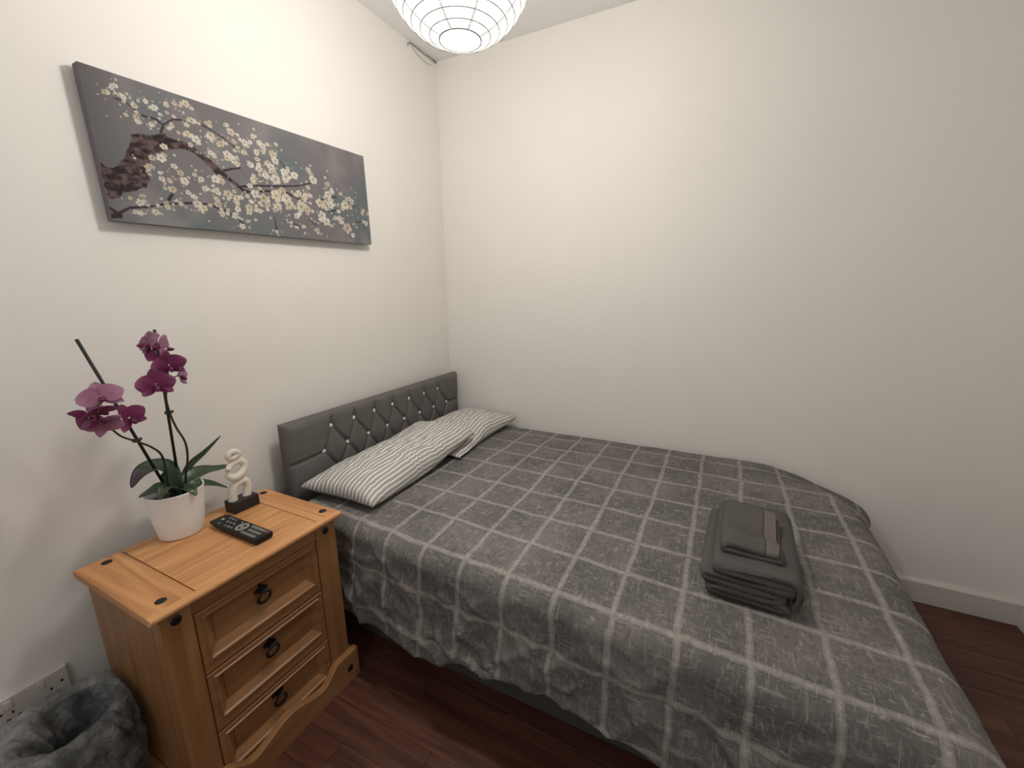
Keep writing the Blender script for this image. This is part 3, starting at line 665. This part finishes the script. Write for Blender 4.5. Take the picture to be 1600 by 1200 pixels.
top_ = spline([(.165, -1.494, .8575), (.165, -1.482, .8525), (.165, -1.479, .8445), (.165, -1.488, .8385), (.165, -1.503, .8355), (.165, -1.512, .843), (.165, -1.507, .854)], 6, True)
fig.tube(top_, .0098, 12, True)
fig.build('looped_figure', M_CERAM, sc_, smooth=True)

# ---------------------------------------------------------------- remote
rem = thing('remote_control', 'black remote control with grey keys lying in front of the ornament', 'remote control', (.315, -1.588, .6532))
rz = .6535; x0, x1, y0, y1 = .197, .432, -1.6165, -1.560
V = []
for x, zb, wy in ((x0, .012, .9), (x0 + .015, .010, 1), (x0 + .05, .002, 1), (x0 + .06, 0, 1), (x1 - .02, 0, 1), (x1 - .004, .001, 1), (x1, .004, .9)):
    cy = (y0 + y1) / 2; h = (y1 - y0) / 2 * wy; V += [(x, cy - h * .88, rz + zb), (x, cy + h * .88, rz + zb), (x, cy + h, rz + max(zb + .004, .010)), (x, cy + h, rz + .016), (x, cy + h * .94, rz + .0185), (x, cy - h * .94, rz + .0185), (x, cy - h, rz + .016), (x, cy - h, rz + max(zb + .004, .010))]
F = [(8 * i + k, 8 * (i + 1) + k, 8 * (i + 1) + (k + 1) % 8, 8 * i + (k + 1) % 8) for i in range(6) for k in range(8)] + [tuple(range(8))[::-1], tuple(48 + k for k in range(8))]
body = mk('remote_body', V, F, M_REMOTE, rem); bm = bmesh.new(); bm.from_mesh(body.data); bmesh.ops.recalc_face_normals(bm, faces=bm.faces); bm.to_mesh(body.data); bm.free()
zt = rz + .0184; kb = MB(); cy = (y0 + y1) / 2
def key(b, x, y, a, c): b.box((x - a, y - c, zt - .001), (x + a, y + c, zt + .0014))
for i in range(7):
    for r in (-1, 0, 1):
        if r == 0 and i in (0,): continue
        key(kb, .350 + i * .0100, cy + r * .0165, .0028, .0048)
for i, x in enumerate((.236, .252, .268, .284, .298)):
    for r in (-1, 0, 1):
        if (i + r) % 4 == 0: continue
        key(kb, x, cy + r * .0165, .0042 if i % 2 else .0025, .0030)
ko = kb.build('keypad', M_KEYS, rem); ko['kind'] = 'stuff'
nav = MB(); nav.tube([(.325 + .0145 * math.cos(a), cy + .0165 * math.sin(a), zt) for a in [2 * PI * k / 20 for k in range(20)]], .0045, 6, True)
nav.build('direction_ring', M_KEYS, rem, smooth=True); mk('select_key', *lathev([(.006, -.001), (.006, .002), (.004, .003)], (.325, cy, zt), 12), M_KEYS, rem)
b1 = MB(); key(b1, .423, cy + .0165, .0030, .0045); b1.build('power_key', M_KEYR, rem)['label'] = 'red key'
b2 = MB(); key(b2, .222, cy + .002, .004, .004); b2.build('source_key', M_KEYY, rem)['label'] = 'yellow key'

# ---------------------------------------------------------------- canvas picture (painted grain by grain into the canvas mesh)
TRUNK = [(.002,.613),(.016,.639),(.042,.618),(.055,.57),(.074,.49),(.088,.426),(.088,.385),(.112,.362),(.149,.345),(.178,.311),(.188,.334),(.221,.342),(.25,.355),(.278,.401),(.302,.436),(.332,.494),(.356,.54),(.389,.603),(.417,.636),(.394,.645),(.367,.595),(.335,.55),(.309,.538),(.292,.489),(.27,.437),(.247,.403),(.217,.405),(.194,.412),(.159,.447),(.135,.483),(.121,.549),(.111,.612),(.113,.669),(.101,.732),(.071,.767),(.039,.807),(.013,.859),(.002,.842)]
BR = [([(.167,.318),(.179,.252),(.208,.195),(.256,.167),(.304,.179),(.354,.226),(.393,.284),(.42,.319)],8),([(.176,.254),(.162,.228),(.131,.23),(.112,.202),(.091,.165),(.067,.164)],7),([(.338,.499),(.368,.467),(.398,.443)],11),([(.389,.603),(.436,.574),(.527,.539),(.619,.496),(.669,.454),(.712,.415)],10),([(.401,.642),(.482,.6),(.569,.575),(.622,.623),(.669,.657)],10),([(.534,.254),(.566,.31),(.58,.369),(.608,.365)],6),([(0,.912),(.016,.949),(.048,.897),(.095,.874),(.145,.835),(.217,.803),(.267,.794),(.319,.827),(.351,.87),(.384,.932)],11),([(0,.969),(.02,.962)],20),([(.702,.604),(.815,.52)],6),([(.762,.69),(.881,.619),(.934,.567)],6),([(.912,.76),(.978,.742)],5),([(.661,.804),(.689,.859)],5),([(.563,.85),(.636,.903)],5),([(.503,.827),(.505,.942)],6),([(.153,.802),(.166,.759)],12)]
BLO = [(.049,.141,104),(.075,.079,78),(.09,.139,91),(.112,.176,104),(.112,.251,105),(.143,.123,81),(.162,.15,122),(.197,.101,105),(.221,.075,96),(.254,.048,125),(.146,.276,77),(.202,.243,94),(.262,.163,140),(.318,.161,95),(.243,.275,150),(.266,.299,142),(.314,.236,150),(.344,.281,142),(.386,.164,148),(.429,.219,140),(.464,.145,129),(.496,.204,134),(.155,.501,181),(.119,.579,108),(.305,.377,108),(.36,.354,160),(.379,.393,164),(.421,.302,124),(.468,.274,147),(.534,.254,211),(.54,.306,159),(.438,.396,159),(.468,.416,148),(.519,.372,174),(.146,.654,101),(.169,.719,152),(.209,.641,147),(.26,.602,130),(.306,.58,138),(.326,.588,127),(.268,.671,119),(.301,.674,124),(.341,.683,159),(.368,.707,134),(.076,.851,124),(.111,.907,142),(.061,.921,81),(.145,.835,102),(.186,.821,84),(.235,.805,179),(.252,.831,144),(.301,.782,138),(.309,.864,112),(.352,.861,118),(.373,.944,137),(.439,.52,144),(.49,.46,152),(.53,.477,231),(.577,.428,223),(.615,.4,173),(.702,.399,253),(.439,.645,194),(.47,.669,184),(.522,.622,230),(.566,.634,223),(.625,.562,157),(.653,.582,141),(.409,.772,189),(.447,.788,148),(.483,.72,153),(.525,.725,196),(.572,.69,187),(.628,.691,218),(.656,.702,183),(.722,.618,217),(.77,.516,226),(.776,.621,205),(.726,.744,219),(.745,.803,201),(.858,.593,221),(.886,.516,176),(.819,.672,142),(.858,.842,274),(.825,.782,168),(.963,.628,135),(.977,.755,137),(.627,.884,119),(.572,.858,94),(.692,.901,106),(.504,.961,88),(.776,.407,112)]
CW, CH = .982, .388; nx_, nyp = 620, 246
def smooth_noise(sx, sy, seed):
    rg = np.random.RandomState(seed); g = rg.rand(sy + 3, sx + 3); xs = np.linspace(0, sx, nx_); ys = np.linspace(0, sy, nyp)
    xi = xs.astype(int); yi = ys.astype(int); fx = xs - xi; fy = ys - yi; fx = fx * fx * (3 - 2 * fx); fy = (fy * fy * (3 - 2 * fy))[:, None]
    a = g[yi][:, xi]; b = g[yi][:, xi + 1]; c = g[yi + 1][:, xi]; d = g[yi + 1][:, xi + 1]
    return (a * (1 - fx) + b * fx) * (1 - fy) + (c * (1 - fx) + d * fx) * fy
AX, BY = np.meshgrid(np.linspace(0, CW, nx_), np.linspace(0, CH, nyp))      # metres from the top left
n1 = .55 * smooth_noise(5, 3, 1) + .3 * smooth_noise(13, 6, 2) + .15 * smooth_noise(60, 12, 3); n2 = .6 * smooth_noise(6, 3, 5) + .4 * smooth_noise(22, 9, 6)
mauve, teal, pale = np.array(lin(124, 119, 121)), np.array(lin(108, 118, 121)), np.array(lin(150, 145, 145))
tw = np.clip((n1 - .38) * 3.0 - .15, 0, 1) + .5 * np.exp(-((AX / CW - .45) / .16) ** 2) * np.exp(-((BY / CH - .95) / .35) ** 2) + .4 * np.exp(-((AX / CW - .55) / .15) ** 2) * np.exp(-((BY / CH - .05) / .3) ** 2); tw = np.clip(tw, 0, 1)[..., None]
img = mauve * (1 - tw) + teal * tw; pw_ = np.clip((n2 - .5) * 2.6, 0, 1)[..., None]; img = img * (1 - .7 * pw_) + pale * .7 * pw_
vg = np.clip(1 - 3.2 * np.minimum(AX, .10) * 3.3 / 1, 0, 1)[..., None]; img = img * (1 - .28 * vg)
img *= (.96 + .08 * np.random.RandomState(4).rand(nyp, nx_))[..., None]
def paint(mask, col): 
    global img
    m_ = np.clip(mask, 0, 1)[..., None]; img = img * (1 - m_) + np.asarray(col) * m_
def segd(p, q):
    ax, ay = p; bx, by = q; dx, dy = bx - ax, by - ay; t = np.clip(((AX - ax) * dx + (BY - ay) * dy) / (dx * dx + dy * dy + 1e-12), 0, 1); return np.hypot(AX - ax - t * dx, BY - ay - t * dy), t
ins = np.zeros(AX.shape, bool); pts = [(a * CW, b * CH) for a, b in TRUNK]
jx = AX + .006 * (smooth_noise(70, 30, 8) - .5); jy = BY + .006 * (smooth_noise(70, 30, 9) - .5)
for i in range(len(pts)):
    (xa, ya), (xb, yb) = pts[i], pts[i - 1]
    cnd = (ya > jy) != (yb > jy); ins ^= cnd & (jx < (xb - xa) * (jy - ya) / (yb - ya + 1e-12) + xa)
bark = np.clip((smooth_noise(60, 40, 12) * 1.0 + .6 * smooth_noise(150, 90, 13) - .55) * 1.6, 0, 1)[..., None]
tr = np.array(lin(50, 41, 43)) * (1 - bark) + np.array(lin(106, 88, 88)) * bark
img = np.where(ins[..., None], tr, img)
for L, w in BR:
    w *= .00062
    for i in range(len(L) - 1):
        d, t = segd((L[i][0] * CW, L[i][1] * CH), (L[i + 1][0] * CW, L[i + 1][1] * CH)); f0 = 1 - .6 * i / len(L); paint((w * f0 / 2 + .0006 - d + .0016 * (smooth_noise(90, 40, 31) - .5)) / .0009, lin(62, 50, 55))
rg = random.Random(11)
def blossom(cx, cy, r):
    x0, x1 = int((cx - 2.2 * r) / CW * nx_), int((cx + 2.2 * r) / CW * nx_) + 2; y0, y1 = int((cy - 2.2 * r) / CH * nyp), int((cy + 2.2 * r) / CH * nyp) + 2
    x0, y0 = max(0, x0), max(0, y0); x1, y1 = min(nx_, x1), min(nyp, y1)
    if x1 <= x0 or y1 <= y0: return
    A, B = AX[y0:y1, x0:x1] - cx, BY[y0:y1, x0:x1] - cy; tint = rg.choice(((232, 224, 208), (226, 214, 190), (214, 200, 178), (236, 230, 220))); a0 = rg.random() * 6.28; sq = rg.uniform(.6, 1)
    for k in range(5):
        a = a0 + k * 2 * PI / 5 + rg.uniform(-.15, .15); px, py = math.cos(a) * r * .55, math.sin(a) * r * .55 * sq
        u = (A - px) * math.cos(a) + (B - py) * math.sin(a); v = -(A - px) * math.sin(a) + (B - py) * math.cos(a)
        m_ = np.clip((1 - np.hypot(u / (r * .52), v / (r * .44))) * 4, 0, 1)[..., None] * .93
        sh = rg.uniform(.78, 1.0); cc = np.array(lin(*tint)) * sh * (1 - .25 * np.clip(1 - np.hypot(A, B) / (r * .8), 0, 1))[..., None]
        img[y0:y1, x0:x1] = img[y0:y1, x0:x1] * (1 - m_) + cc * m_
    m_ = (np.hypot(A, B) < r * .20)[..., None] * .75; img[y0:y1, x0:x1] = img[y0:y1, x0:x1] * (1 - m_) + np.array(lin(120, 96, 84)) * m_
for a, b, r in BLO:
    r = r * 1e-4 * CW * 1.04; cx, cy = a * CW, b * CH
    for k in range(rg.randint(2, 5)):
        x, y = cx + rg.gauss(0, r * 1.15), cy + rg.gauss(0, r * .95)
        blossom(x, y, r * rg.uniform(.35, .62))
    blossom(cx, cy, r * rg.uniform(.72, .98))
    for k in range(4): blossom(cx + rg.gauss(0, r * 2), cy + rg.gauss(0, r * 1.6), r * .2)
xs = np.linspace(-CW / 2, CW / 2, nx_); zs = np.linspace(CH / 2, -CH / 2, nyp)
pic = thing('canvas_picture', 'long grey canvas print of white blossom on a gnarled branch', 'picture', (.0, -1.150, 1.584))
tilt = .0193; CT = .037
def pv(x, yy, z): return (x, -1.150 + yy * math.cos(tilt) - z * math.sin(tilt), 1.778 + yy * math.sin(tilt) + z * math.cos(tilt))
V = [pv(CT, yy, z) for z in zs for yy in xs]; F = [(i * nx_ + j, (i + 1) * nx_ + j, (i + 1) * nx_ + j + 1, i * nx_ + j + 1) for i in range(nyp - 1) for j in range(nx_ - 1)]
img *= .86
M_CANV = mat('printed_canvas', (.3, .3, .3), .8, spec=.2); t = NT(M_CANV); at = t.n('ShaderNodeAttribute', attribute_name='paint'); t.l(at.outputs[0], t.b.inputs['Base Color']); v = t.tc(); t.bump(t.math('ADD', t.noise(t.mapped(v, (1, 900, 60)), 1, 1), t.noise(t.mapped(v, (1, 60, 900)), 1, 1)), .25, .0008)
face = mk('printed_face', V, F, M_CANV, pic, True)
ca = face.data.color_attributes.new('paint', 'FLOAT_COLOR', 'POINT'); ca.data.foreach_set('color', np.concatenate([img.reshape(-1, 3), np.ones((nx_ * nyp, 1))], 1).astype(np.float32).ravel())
M_EDGE = mat('canvas_edge', lin(112, 104, 108), .85)
hb_ = [pv(x, yy, z) for x in (.009, CT - .0006) for yy, z in ((-CW / 2, -CH / 2), (CW / 2, -CH / 2), (CW / 2, CH / 2), (-CW / 2, CH / 2))]
mk('stretcher_frame', hb_, [(0, 1, 2, 3), (4, 7, 6, 5), (0, 4, 5, 1), (1, 5, 6, 2), (2, 6, 7, 3), (3, 7, 4, 0)], M_EDGE, pic, bevel=.003)

# ---------------------------------------------------------------- paper lantern
lan = thing('paper_lantern', 'round white paper lantern shade hanging lit from the ceiling', 'ceiling lamp', tuple(LAMP + Vector((0, 0, -LAMP_R))))
def lp(th, ph, k=1.0): return LAMP + Vector((LAMP_R * k * math.sin(th) * math.cos(ph), LAMP_R * k * math.sin(th) * math.sin(ph), LAMP_R * .95 * k * math.cos(th)))
ta, tb_ = .27, PI - .285; nth, nph = 77, 64
V = [lp(ta + (tb_ - ta) * i / (nth - 1), 2 * PI * j / nph, 1 - .010 * (1 - abs(math.cos((i / (nth - 1)) * 19 * PI)))) for i in range(nth) for j in range(nph)]
F = [(i * nph + j, (i + 1) * nph + j, (i + 1) * nph + (j + 1) % nph, i * nph + (j + 1) % nph) for i in range(nth - 1) for j in range(nph)]
mk('paper_shade', V, F, M_PAPER, lan, True)
for i in range(20):
    th = ta + (tb_ - ta) * i / 19; rr_ = .0009 if i not in (0, 19) else .0015
    mk('wire_ring', *tubev([lp(th, 2 * PI * k / 48, 1.0035) for k in range(48)], rr_, 5, True), M_WIRE, lan, True)
for j in range(8):
    ph = 2 * PI * (j + .2) / 8; V = []
    for i in range(28):
        th = ta + (tb_ - ta) * i / 27; dphi = .0048 / max(.05, LAMP_R * math.sin(th)) / 2
        V += [lp(th, ph - dphi, 1.0022), lp(th, ph + dphi, 1.0022)]
    mk('paper_seam', V, gridf(28, 2), M_SEAM, lan, True)
fr = MB(); zb = LAMP.z - LAMP_R * .95 * math.cos(.285); rb_ = LAMP_R * math.sin(.285)
for a in (.5, 2.6): fr.tube([(LAMP.x + rb_ * math.cos(a), LAMP.y + rb_ * math.sin(a), zb), (LAMP.x + .012 * math.cos(a), LAMP.y + .012 * math.sin(a), LAMP.z + .10)], .0011, 5)
fr.build('wire_expander', M_WIRE, lan)
mk('bulb', *lathev([(.012, .10), (.013, .075), (.026, .045), (.030, .02), (.026, -.004), (.014, -.018), (.003, -.022)], (LAMP.x, LAMP.y, LAMP.z + .03), 16), M_BULB, lan, True)
mk('lamp_holder', *lathev([(.018, .11), (.018, .145), (.008, .152)], (LAMP.x, LAMP.y, LAMP.z + .025), 16), M_SOCK, lan, True)
mk('flex', *tubev([(LAMP.x, LAMP.y, LAMP.z + .17), (LAMP.x, LAMP.y, RZ - .02)], .003, 6), M_SOCK, lan, True)
mk('ceiling_rose', *lathev([(.012, -.03), (.040, -.022), (.046, 0)], (LAMP.x, LAMP.y, RZ - .0005), 24), M_SOCK, lan, True)
blo.parent = lan; blo.location = LAMP - wpos(lan) + Vector((0, 0, 0)); M_BULB.node_tree.nodes['Principled BSDF'].inputs['Emission Strength'].default_value = 3

# ---------------------------------------------------------------- loose strip at the ceiling corner
ls = MB()
ls.tube(spline([(.004, -.252, 2.612), (.006, -.243, 2.628), (.006, -.20, 2.632), (.006, -.12, 2.630), (.008, -.06, 2.631), (.010, -.015, 2.628)], 6), [.0022] * 26 + [.003] * 2 + [.004] * 3, 6)
ls.tube(spline([(.003, -.215, 2.622), (.003, -.17, 2.604), (.003, -.11, 2.596), (.003, -.06, 2.602)], 6), .0010, 6)
o = ls.build('loose_wire', M_CRACK, None, smooth=True, origin=(.006, -.13, 2.63)); tag(o, 'thin grey wire running loose along the ceiling edge in the corner', 'wire')

# ---------------------------------------------------------------- wall socket and cable
so = thing('wall_socket', 'white double wall socket low on the wall behind the bin', 'wall socket', (.0, -2.013, .268))
box('faceplate', (.0005, -2.086, .268), (.012, -1.940, .354), M_SOCK, so, .003)
for yy in (-2.055, -1.995): box('switch_rocker', (.0125, yy - .007, .322), (.0155, yy + .007, .345), M_SOCK, so, .001)
sl = MB()
for yc in (-2.050, -1.978):
    sl.box((.0118, yc - .002, .304), (.0124, yc + .002, .312)); sl.box((.0118, yc - .014, .290), (.0124, yc - .007, .2935)); sl.box((.0118, yc + .007, .290), (.0124, yc + .014, .2935))
sl.build('pin_slots', M_DARK, so)['kind'] = 'stuff'
for yc in (-2.070, -1.956): mk('screw', [(.0121 + b * .0006, yc + .0035 * math.cos(a), .316 + .0035 * math.sin(a)) for b in (0, 1) for a in [2 * PI * k / 8 for k in range(8)]], [(0, 7, 6, 5, 4, 3, 2, 1), tuple(range(8, 16))] + [(k, (k + 1) % 8, 8 + (k + 1) % 8, 8 + k) for k in range(8)], M_DARK, so)
cb = mk('power_cable', *tubev(spline([(.008, -2.45, .14), (.008, -2.25, .185), (.007, -2.13, .213), (.006, -2.085, .219), (.006, -2.055, .208), (.010, -2.02, .16), (.030, -1.985, .06), (.045, -1.96, .008), (.06, -1.905, .006)], 6), .0042, 8), M_CABLE, None, True, origin=(.008, -2.2, .006))
tag(cb, 'black power cable drooping along the wall beneath the white socket', 'cable')

# ---------------------------------------------------------------- waste bin and liner
BC = (.225, -2.005)
bi = mk('wastepaper_bin', *lathev([(.078, 0), (.080, .003), (.100, .335), (.104, .340), (.100, .342), (.0965, .335), (.077, .006), (.0, .006)], (*BC, 0), 40), M_BIN, None, True, origin=(*BC, 0))
tag(bi, 'black round wastepaper bin beside the pine chest', 'bin')
nu, nph = 56, 120; V = []
for i in range(nu):
    f = i / (nu - 1)
    for j in range(nph):
        a = 2 * PI * j / nph; c, s = math.cos(a), math.sin(a)
        ang = round(a / (2 * PI) * 9) / 9 * 2 * PI                       # the gathered film pulls into straight runs between creases
        poly = .5 + .5 * math.cos((a - ang) * 9 / 2 * 2)
        lip = .366 + .016 * N3(c * 1.6, s * 1.6, 5) + .007 * N3(c * 5, s * 5, 8); hem = .10 + .05 * N3(c * 1.3 + 4, s * 1.3, 9) + .09 * max(0, math.cos(a + .45)) ** 5
        sag = max(0, math.cos(a - 3.75)) ** 1.5                          # slack film falls into the mouth on the wall side
        if f < .5:
            g = f / .5; r = .060 + .036 * g ** .6; z = .05 + (lip - .05) * g
            r -= (.024 * abs(N3(c * 3.5, s * 3.5, g * 3)) + .035 * max(0, N3(c * 2 + 7, s * 2, g * 2)) + .055 * sag * ss(.35, .8, g)) * math.sin(PI * min(1, g * 1.0)) ** .6
            z += .020 * sag * ss(.4, .9, g) * (1 - g)
        else:
            g = (f - .5) / .5; r = .108 + .022 * math.sin(PI * min(1, g * 1.3)) * (1 - g * .5) + .004
            z = lip - (lip - hem) * g + (.008 * math.sin(PI * min(1, g / .12)) if g < .12 else 0)
            r += (.016 * N3(c * 3.2, s * 3.2, 3 + g * 1.5) + .016 * abs(N3(c * 6, s * 6, g * 4)) + .012 * (1 - abs(N3(c * 4 + g * 3, s * 4 - g * 2, 6))) ** 5 - .006 * poly + .010) * min(1, g * 4 + .2)
            r = max(r, .108)
        x, y = BC[0] + r * c, BC[1] + r * s
        if y > -1.902: y = -1.902 + .10 * (y + 1.902)
        V.append((max(.022, x), min(-1.8995, y), z))
F = [(i * nph + j, (i + 1) * nph + j, (i + 1) * nph + (j + 1) % nph, i * nph + (j + 1) % nph) for i in range(nu - 1) for j in range(nph)]
F.append(tuple(range(nph)))
li = mk('bin_liner', V, F, M_LINER, None, True, origin=(*BC, .05))
tag(li, 'crumpled grey translucent polythene liner folded over the rim of the bin', 'bin liner')
